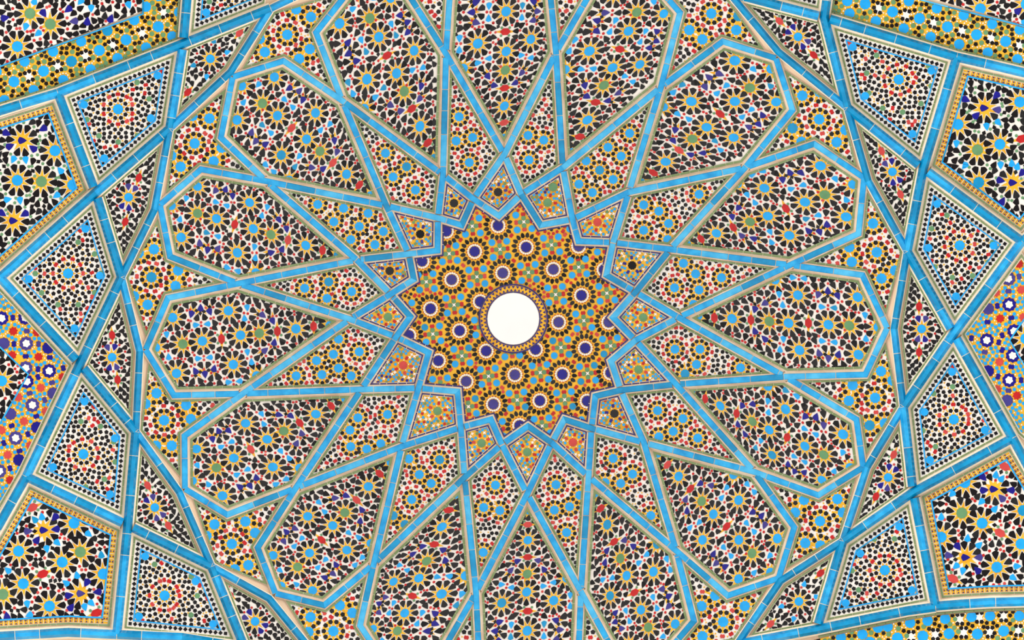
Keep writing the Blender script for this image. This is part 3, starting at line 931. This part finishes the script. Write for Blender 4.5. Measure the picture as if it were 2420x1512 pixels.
# diamond panels outside the ring ribs
EST = {8: ((265, 844), [(265, 792), (278, 897)]), 9: ((304, 466), [(328, 420), (296, 524)]), 10: ((497, 139), [(566, 78), (444, 218)]), 7: ((366, 1199), [(349, 1147), (398, 1242)]),
       14: ((1886, 87), [(1842, 50), (1923, 130)]), 15: ((2109, 406), [(2083, 357), (2128, 459)]), 0: ((2178, 777), [(2172, 724), (2172, 832)]), 1: ((2099, 1128), [(2112, 1074), (2070, 1173)]),
       2: ((1888, 1421), [(1939, 1354), (1821, 1474)]), 6: ((603, 1468), [(543, 1404), (665, 1530)])}
def diamond(k):
    nodes = [O[k], N[k], R[k], N[k16(k - 1)]]
    c, reds = EST[k]
    t = thing('diamond_panel', 'slim black diamond panel with turquoise rosette beyond the petal at %s' % CLOCK[k], 'panel', c, 'black diamond panels between ribs and ring')
    f = frame_parts(t, nodes, ('mp', ([14.5, 10.5, 10.5, 14.5][0], 15.5, 'margin'), (15.0, 18.5, 'green'), (18.5, 20.0, 'margin')))
    fd = Field([f])
    a0 = ang(N[k], N[k16(k - 1)])
    blues = []
    if k not in (10, 2):
        for s in (0, math.pi):
            for d in (-.34, .34):
                blues.append((c[0] + math.cos(a0 + s + d) * 24.5, c[1] + math.sin(a0 + s + d) * 24.5))
    cy = []
    if k in (10, 2):
        for s, d in ((.5, 1), (-.5, 1), (.5, -1), (-.5, -1)):
            cy.append((c[0] + math.cos(a0 + s + (math.pi if d < 0 else 0)) * 44, c[1] + math.sin(a0 + s + (math.pi if d < 0 else 0)) * 44))
    dark_field(fd, f, [c + ('sk',)], blues, cy, reds, a0=a0, loza=a0, sc=.92)
    fd.mb.build('mosaic_field', t)
for k in EST: diamond(k)

# white kites with checkered borders
FST = {8: (161, 646), 9: (279, 258), 7: (197, 1073), 6: (389, 1407), 14: (2124, 188), 15: (2268, 580), 0: (2254, 991), 1: (2091, 1347), 10: (545, -55), 13: (1830, -70)}
def checkered(k):
    b = k16(k + 1)
    nodes = [N[k], O[k], Q[k], O[b]]
    c = FST[k]
    t = thing('checkered_panel', 'checker-bordered white panel between ribs at %s and %s' % (CLOCK[k], CLOCK[b]), 'panel', c, 'checkered border panels outside the ring')
    f = frame_parts(t, nodes, ('mp', (14.2, 17.5, 'margin'), (17.2, 21.2, 'green'), (21.2, 22.4, 'margin'), (22.4, 35.5, 'check'), (35.3, 38.3, 'line')))
    fd = Field([f], base='wh')
    x, y = c
    a0 = ang(N[k], Q[k])
    fd.occ.append((x, y, 12))
    def put(shape, r_, a, s_, cls, occ, ra=None):
        px, py = x + math.cos(a) * r_, y + math.sin(a) * r_
        fd.put(rot(shape, px, py, a if ra is None else ra, s_), cls, .0045, (px, py, occ))
    for i in range(10):
        a = a0 + math.pi / 5 * i
        ia, oa = 10.5, 26
        for rr, s_, dirn in ((14.8, 4.0, math.pi), (25.0, 3.2, 0), (27.4, 3.0, math.pi), (42.8, 3.8, 0)):
            px, py = x + math.cos(a) * rr, y + math.sin(a) * rr
            fd.put(rot([(1, 0), (-.7, .75), (-.7, -.75)], px, py, a + dirn + (math.pi if rr < 20 else 0), s_), 'ye', .003)
        put(BAR, 35.4, a, 6.4, 're', 5.2, a + math.pi / 2)
        for d in (-.15, .15):
            put(PENT, 48.6, a + d, 5.4, 'bk', 4.7)
            put(PENT, 66.5, a + d * .72, 5.4, 'bk', 4.7)
        put(ngon(6), 77.5, a, 7.0, 'gr', 6.2)
        fd.put(rot([(1, 0), (-.7, .75), (-.7, -.75)], x + math.cos(a) * 69, y + math.sin(a) * 69, a + math.pi, 3.2), 'ye', .003)
        a += math.pi / 10
        put(PENT, 21.6, a, 5.5, 'bk', 4.8, a + math.pi)
        put(PENT, 58.8, a, 5.4, 'bk', 4.7)
    fd.put(rot(STARD, x, y, a0, 12.2), 'sk', .005)
    corners = inset(nodes, 48)
    for q in corners:
        fd.put(rot(STARD, q[0], q[1], 0, 9.5), 'sk', .005, (q[0], q[1], 8))
    n_ = [0]
    def g(px, py):
        n_[0] += 1
        if n_[0] % 7 == 0: fd.put(rot(BAR, px, py, rnd.uniform(0, 3), 6.2), 're', .0045)
        else: fd.put(rot(PENT, px, py, rnd.uniform(0, 6), 5.3), 'bk', .0045)
    fd.fill(f, .7, g, 4.7)
    def y_(px, py): fd.put(rot([(1, 0), (-.6, .8), (-.6, -.8)], px, py, rnd.uniform(0, 6), 2.9), 'ye', .004)
    fd.fill(f, 1.2, y_, 2.3)
    fd.mb.build('mosaic_field', t)
for k in FST: checkered(k)

# big corner panels with yellow borders
def S1(ox, oy, s): return lambda x, y: (ox + x / s, oy + y / s)
A1 = S1(0, 0, 3.78); A5 = S1(0, 380, 3.78); B5 = S1(0, 1112, 2.171); A4 = S1(1780, 0, 3.78); A8 = S1(1780, 380, 3.78); B8 = S1(1780, 1112, 2.171)
GP = {
 9: (([O[9], Q[9], (-70, 286), (-70, 720), Q[8]], 'upper left'),
     [(41, 426, 'sk'), (98, 429, 'gr'), (130, 356, 'sk'), (172, 437, 'sk'), (-25, 480, 'sk'), A1(200, 1255) + ('na',), A5(120, 535) + ('na',), (60, 590, 'sk'), (-20, 640, 'sk')],
     [A1(*p) for p in ((60, 1190), (200, 1255), (90, 1305), (295, 1325), (385, 1150))] + [A5(*p) for p in ((20, 470), (120, 535), (220, 475))],
     [A1(120, 1425), A1(230, 1430), A5(540, 85), A5(70, 345), A5(180, 355), A5(505, 310)], [], 'gr'),
 7: (([O[7], Q[7], (-70, 1360), (-70, 1514), (0, 1503), (161, 1494), Q[6]], 'lower left'),
     [(44, 1302, 'sk'), (147, 1328, 'sk'), (55, 1379, 'sk'), (117, 1432, 'sk'), (190, 1304, 'gr'), (7, 1404, 'gr'), (175, 1236, 'sk'), (244, 1356, 'sk'), B5(225, 305) + ('na',), B5(415, 630) + ('na',)],
     [B5(*p) for p in ((145, 310), (225, 305), (285, 300), (190, 355), (282, 240), (355, 640), (415, 630), (445, 575), (500, 622), (365, 700), (35, 745))],
     [B5(*p) for p in ((215, 235), (178, 250), (295, 370), (240, 402), (520, 430), (395, 535), (338, 575), (470, 680), (435, 700), (40, 510), (140, 685), (455, 325), (150, 740))],
     [(76, 1199), (101, 1356), (228, 1448)], 're'),
 1: (([O[1], Q[0], (2490, 1200), (2490, 1421), (2420, 1421), (2340, 1423), (2273, 1427), Q[1]], 'lower right'),
     [(2321, 1236, 'sk'), (2356, 1340, 'sk'), (2418, 1206, 'sk'), (2413, 1285, 'sk'), (2273, 1212, 'gr'), (2280, 1140, 'sk'), (2224, 1269, 'sk'), B8(1235, 95) + ('na',), B8(1090, 445) + ('na',)],
     [B8(*p) for p in ((1180, 35), (1185, 100), (1235, 95), (1320, 100), (1275, 140), (1050, 390), (1005, 435), (1090, 445), (1155, 445), (1150, 510))],
     [B8(*p) for p in ((1245, 20), (1170, 160), (1240, 195), (1275, 40), (1020, 120), (965, 235), (1100, 345), (1160, 380), (1040, 490), (1075, 515), (1355, 490), (1335, 550))],
     [(2374, 1102), (2363, 1259), (2252, 1367)], 're'),
 15: (([O[15], Q[15], (2490, 480), (2490, 190), (2420, 172), Q[14]], 'upper right'),
     [(2410, 241, 'sk'), (2363, 341, 'sk'), (2310, 354, 'gr'), (2264, 294, 'sk'), (2313, 431, 'sk'), A4(2065, 965) + ('na',), A8(2320, 195) + ('na',)],
     [A4(*p) for p in ((2170, 855), (2065, 965), (2175, 980), (1995, 1030), (1900, 890))] + [A8(*p) for p in ((2210, 175), (2320, 195), (2225, 360), (2400, 110))],
     [A4(*p) for p in ((2190, 1095), (2085, 1130), (1815, 1285), (1890, 1480), (2360, 1485))] + [A8(*p) for p in ((1890, 45), (2210, 40), (2310, 20))],
     [(2415, 328)], 'gr')}
def corner_panel(k):
    (nodes, where), st, bl, cy, lz, dots = GP[k]
    t = thing('corner_panel', 'large black rosette panel with yellow zigzag border in the %s corner' % where, 'panel', mid(*nodes), 'yellow bordered corner panels')
    f = frame_parts(t, nodes, ('mo', (14.2, 19, 'margin'), (18.5, 23.0, 'green'), (23.0, 24.5, 'margin'), (24.2, 36.5, 'zigzag'), (36.3, 40.0, 'line')))
    fd = Field(fan(f, mid(*f)))
    dark_field(fd, f, st, bl, cy, lz, a0=ang(O[k], CTR) + .1, sc=1.16, dots=dots)
    fd.mb.build('mosaic_field', t)
for k in GP: corner_panel(k)

# blue flower panels at the left and right edges
def flower_panel(nodes, rings, reds, bigs, ties, side, notch, inner_star):
    t = thing('flower_panel', 'navy and yellow flower panel at the %s edge between two ribs' % side, 'panel', mid(*nodes), 'navy flower panels at the side edges')
    f = frame_parts(t, nodes, ('mp', (14.2, 17.5, 'margin'), (17.2, 21.5, 'green'), (21.5, 24, 'margin')))
    fd = Field([f], base='ye')
    fd.occ.append((notch[1][0] + (-1 if side == 'left' else 1) * 55, notch[1][1], 52))
    for x, y in bigs:
        fd.put(rot(STARD, x, y, 0, 14), 'na', .0045, (x, y, 14))
    for x, y in rings:
        fd.put(rot([(math.cos(math.pi * i / 10) * (1.05 if i % 2 else .9), math.sin(math.pi * i / 10) * (1.05 if i % 2 else .9)) for i in range(20)], x, y, 0, 16.5), 'na', .0045, (x, y, 16.5))
        fd.put(rot([(math.cos(math.pi * i / 12) * (1 + .13 * math.cos(6 * math.pi * i / 12)), math.sin(math.pi * i / 12) * (1 + .13 * math.cos(6 * math.pi * i / 12))) for i in range(24)], x, y, .3, 8.6), 'wh', .007)
    for x, y in reds:
        fd.put(rot([(math.cos(math.pi * i / 8) * (1.05 if i % 2 else .78), math.sin(math.pi * i / 8) * (1.05 if i % 2 else .78)) for i in range(16)], x, y, .2, 10.5), 're', .0045, (x, y, 10.5))
    for x, y in ties:
        q = min(rings, key=lambda r_: dist(r_, (x, y)))
        fd.put(rot(BAR, x, y, ang(q, (x, y)) + math.pi / 2, 8.2), 'na', .0045, (x, y, 6.2))
    n_ = [0]
    def g(px, py):
        fd.put(rot(ngon(6), px, py, rnd.uniform(0, 1), 4.7), 'sk', .0045)
    fd.fill(f, .8, g, 4.4)
    def h_(px, py): fd.put(rot([(1, 0), (-.6, .8), (-.6, -.8)], px, py, rnd.uniform(0, 6), 2.6), 'wh', .004)
    fd.fill(f, .6, h_, 2.2)
    fd.mb.build('mosaic_field', t)
    # black corner laid into it
    t2 = thing('black_corner_panel', 'black rosette corner with turquoise edge cutting into the %s flower panel' % side, 'panel', mid(*notch), 'black corners inside the flower panels')
    m = MB(); slab(m, [inset(notch, 3.4)], .006, 'gw', -.01); 
    f2 = Field([inset(notch, 3.4)])
    m2 = MB(); ring(m2, notch, inset(notch, 3.6), .0115, 'cy', 60, .8, .0); m2.build('turquoise_liner', t2)
    f2.mb = MB()
    slab(f2.mb, [inset(notch, 3.4)], .008, 'gw', .0)
    put0 = f2.put
    def put(pts, cls, h=.004, occ=None): put0(pts, cls, h + .008, occ)
    f2.put = put
    dark_field(f2, inset(notch, 3.4), inner_star, a0=.1, sc=1.15)
    f2.mb.build('mosaic_field', t2)
A0 = S1(0, 740, 3.78); B7 = S1(1960, 450, 3.024)
flower_panel([O[8], Q[8], (-90, 740), (-90, 1390), (-40, 1305), Q[7]][:3] + [(-90, 1390), Q[7]],
             [A0(*p) for p in ((235, 270), (440, 515), (290, 820), (140, 1115), (15, 45), (230, 490), (240, 610), (-5, 1410), (225, 40))],
             [A0(*p) for p in ((120, 160), (345, 390), (365, 665), (215, 965), (70, 1265), (110, 375), (165, 750), (15, 1045), (410, 875), (560, 570), (330, 170), (90, 1490), (270, 1180))],
             [A0(*p) for p in ((35, 270), (430, 310), (475, 715), (95, 900), (330, 1020), (170, 1310))],
             [A0(*p) for p in ((125, 275), (345, 275), (230, 385), (445, 395), (340, 500), (340, 570), (465, 620), (265, 715), (325, 920), (400, 775), (250, 1080), (105, 1005), (175, 1230), (90, 1385), (35, 1160), (240, 160), (115, 40), (565, 490))],
             'left', [(-60, 760), (69, 884), (-60, 1108)], [(4, 900, 'sk')])
flower_panel([O[0], Q[15], (2500, 700), (2500, 1130), Q[0]],
             [B7(*p) for p in ((1285, 815), (1125, 1070), (1285, 1355), (1280, 630), (1310, 1180), (1320, 1005))],
             [B7(*p) for p in ((1370, 710), (1220, 915), (1215, 1225), (1340, 1465), (1355, 525), (1190, 730), (1385, 905), (1200, 1420))],
             [B7(*p) for p in ((1135, 845), (1135, 1290), (1270, 1500))],
             [B7(*p) for p in ((1280, 720), (1355, 615), (1200, 825), (1300, 910), (1130, 940), (1235, 1035), (1015, 1055), (1210, 1085), (1110, 1155), (1235, 1140), (1300, 1260), (1205, 1330), (1370, 1355), (1280, 1430))],
             'right', [(2384, 804), (2490, 650), (2490, 985)], [(2424, 800, 'sk')])

# yellow-green bands and dark panels beyond the rims
def band(nodes, stars, edges, whites, label, pix, ker=None, d=14.2):
    t = thing('band_panel', label, 'panel', pix, 'yellow and green star bands at the rim')
    f = frame_parts(t, nodes, ('mp', ([d] + [1.5] * (len(nodes) - 1), [d + 3] + [1.6] * (len(nodes) - 1), 'margin'),)) if False else nodes
    m = MB()
    fd = Field(fan(f, ker) if ker is not None else [f], base='ye')
    for x, y in edges:
        fd.put(rot(STARD, x, y, .2, 12.5), 'sk', .005, (x, y, 12))
    for x, y in stars: fd.occ.append((x, y, 12))
    for x, y in whites:
        for a_ in range(2):
            pass
        fd.put(rot([(2.3, 0), (.9, .8), (1.4, 1.7), (0, 1.0), (-1.4, 1.7), (-.9, .8), (-2.3, 0), (-.9, -.8), (-1.4, -1.7), (0, -1.0), (1.4, -1.7), (.9, -.8)], x, y, whites_a, 6.6), 'wh', .003)
        for sx, sy in ((1, 1), (-1, 1), (1, -1), (-1, -1)):
            px = x + math.cos(whites_a) * 10.5 * sx - math.sin(whites_a) * 5.6 * sy
            py = y + math.sin(whites_a) * 10.5 * sx + math.cos(whites_a) * 5.6 * sy
            fd.put(rot(PENT, px, py, rnd.uniform(0, 6), 5.6), 'bk', .0045, (px, py, 4.8))
        fd.occ.append((x, y, 5))
    for x, y in stars:
        fd.put(rot(STARD, x, y, .2, 13.2), 'sk', .005)
        for i in range(10):
            a = .4 + i * math.pi / 5
            px, py = x + math.cos(a) * 22.5, y + math.sin(a) * 22.5
            if fd.free(px, py, 4.2):
                if i % 2: fd.put(rot(ngon(7), px, py, a, 6.0), 'gr', .0045, (px, py, 5.2))
                else: fd.put(rot(PENT, px, py, a, 5.6), 'bk', .0045, (px, py, 4.8))
    n_ = [0]
    def g(px, py):
        n_[0] += 1
        if n_[0] % 3 == 0: fd.put(rot(ngon(6), px, py, rnd.uniform(0, 1), 5.6), 'gr', .0045)
        else: fd.put(rot(PENT, px, py, rnd.uniform(0, 6), 5.4), 'bk', .0045)
    fd.fill(f, 1.2, g, 4.8)
    def w2(px, py): fd.put(rot([(1, 0), (-.6, .8), (-.6, -.8)], px, py, rnd.uniform(0, 6), 2.8), 'wh', .004)
    fd.fill(f, .8, w2, 2.4)
    fd.mb.build('mosaic_field', t)
    return t
def edging_line(t, pts, off, w_, cls, name, seg=24):
    m = MB()
    sweep(m, pts, [(off - w_ / 2, -.005), (off - w_ / 2, .009), (off + w_ / 2, .009), (off + w_ / 2, -.005)], cls, seg, 1.0)
    m.build(name, t)

rim = [(-60, 283), (0, 262), Q[9], O[10], Q[10]]
whites_a = math.atan2(30, -70) + math.pi / 2
st = [(374, 63), (298, 94), (235, 119), (169, 145), (103, 168), (33, 193), (440 - 65, -10)]
ed = [A1(*p) for p in ((1200, 180), (960, 275), (725, 370), (475, 460), (220, 550), (-30, 640), (1540, 325), (1305, 425), (1050, 520), (810, 620), (565, 715), (300, 805), (40, 895), (1305, 60), (1600, 110))]
wt = [((a[0] + b[0]) / 2, (a[1] + b[1]) / 2) for a, b in zip(st[:5], st[1:6])] + [A1(1460, 110)]
inner = inset([(-60, 283), (0, 262), Q[9], O[10], (447, -60), (338, -60), (338, 33), (-60, 180)], [19] * 4 + [0, 2, 2, 0])
t = band(inner, st, ed, wt, 'yellow and green star band across the upper left of the photo', (200, 130), ker=mid((338, 60), (380, 60)))
edging_line(t, [(-60, 283), (0, 262), Q[9], O[10], (440, 0), (447, -60)], -17, 4.2, 'ge', 'green_edging')
edging_line(t, [(-60, 180), (0, 157), (338, 33), (338, -60)], 0, 3.2, 'cy', 'turquoise_liner', 60)
tt = thing('rim_panel', 'black rosette panel in the extreme upper left corner above the star band', 'panel', (130, 40), 'black panels beyond the star bands')
pl = [(-60, 178), (0, 155), (336, 31), (336, -60), (-60, -60)]
fd = Field([pl])
dark_field(fd, pl, [(71, 32, 'gr'), (119, 57, 'gr'), (41, 110, 'sk'), (215, -25, 'sk'), (290, -30, 'sk')],
           [A1(*p) for p in ((45, 160), (390, 120), (610, 85), (660, 190), (780, 190), (990, 165))],
           [A1(*p) for p in ((230, 240), (340, 300), (815, 75), (720, 15), (1150, 45), (310, 10))], [], a0=-.35, sc=1.16)
fd.mb.build('mosaic_field', tt)

whites_a = math.atan2(18, 66) + math.pi / 2
st = [A4(*p) for p in ((1000, 35), (1245, 105), (1485, 165), (1735, 240), (1995, 310), (2255, 370), (2500, 440))]
ed = [A4(*p) for p in ((840, 10), (1390, 10), (1640, 75), (1880, 135), (2135, 215), (2380, 265), (860, 120), (1095, 190), (1345, 255), (1585, 330), (1840, 395), (2095, 470), (2360, 530))]
wt = [((a[0] + b[0]) / 2, (a[1] + b[1]) / 2) for a, b in zip(st[:6], st[1:7])]
inner = inset([(1962, -60), O[14], Q[14], (2420, 172), (2490, 190), (2490, 82), (2177, 0), (2000, -60)], [19] * 4 + [0, 2, 2, 0])
t = band(inner, st, ed, wt, 'yellow and green star band across the upper right of the photo', (2250, 80), ker=(2080, 25))
edging_line(t, [(1957, -20), O[14], Q[14], (2420, 172), (2490, 190)], -17, 4.2, 'ge', 'green_edging')
edging_line(t, [(2000, -50), (2177, 0), (2420, 62), (2490, 82)], 0, 3.2, 'cy', 'turquoise_liner', 60)
tt = thing('rim_panel', 'black rosette panel in the extreme upper right corner above the star band', 'panel', (2340, 15), 'black panels beyond the star bands')
pl = [(2040, -43), (2177, -3), (2420, 59), (2490, 79), (2490, -60), (2040, -60)]
fd = Field([pl])
dark_field(fd, pl, [(2317, 21, 'sk'), (2255, -22, 'sk'), (2425, 10, 'sk')], [A4(2370, 95)], [A4(2419, 210)], [], a0=.25, sc=1.16)
fd.mb.build('mosaic_field', tt)

whites_a = math.pi / 2
st = [B8(*p) for p in ((740, 858), (870, 848), (1005, 836), (1150, 838), (1285, 822), (1430, 822), (600, 880))]
ed = [B8(*p) for p in ((690, 800), (805, 780), (895, 770), (985, 760), (1120, 750), (1215, 745), (1365, 745), (560, 840), (450, 855), (640, 805))]
wt = [B8(*p) for p in ((810, 850), (935, 840), (1080, 830), (1215, 828), (1360, 820), (1060, 762), (1160, 752), (1285, 745))]
low = [(1870, 1502), O[2], (1997, 1473), (2075, 1457), (2144, 1443), Q[1], (2273, 1427), (2340, 1423), (2420, 1421), (2480, 1421)]
inner = [(p[0] + 5, p[1] + 22) for p in low] + [(2480, 1580), (1870, 1580)]
t = band(inner, st, ed, wt, 'yellow and green star band along the bottom right of the photo', (2250, 1490), ker=(2250, 1540))
edging_line(t, low[1:], 18, 4.2, 'ge', 'green_edging')
for o in THINGS:
    del o['org']
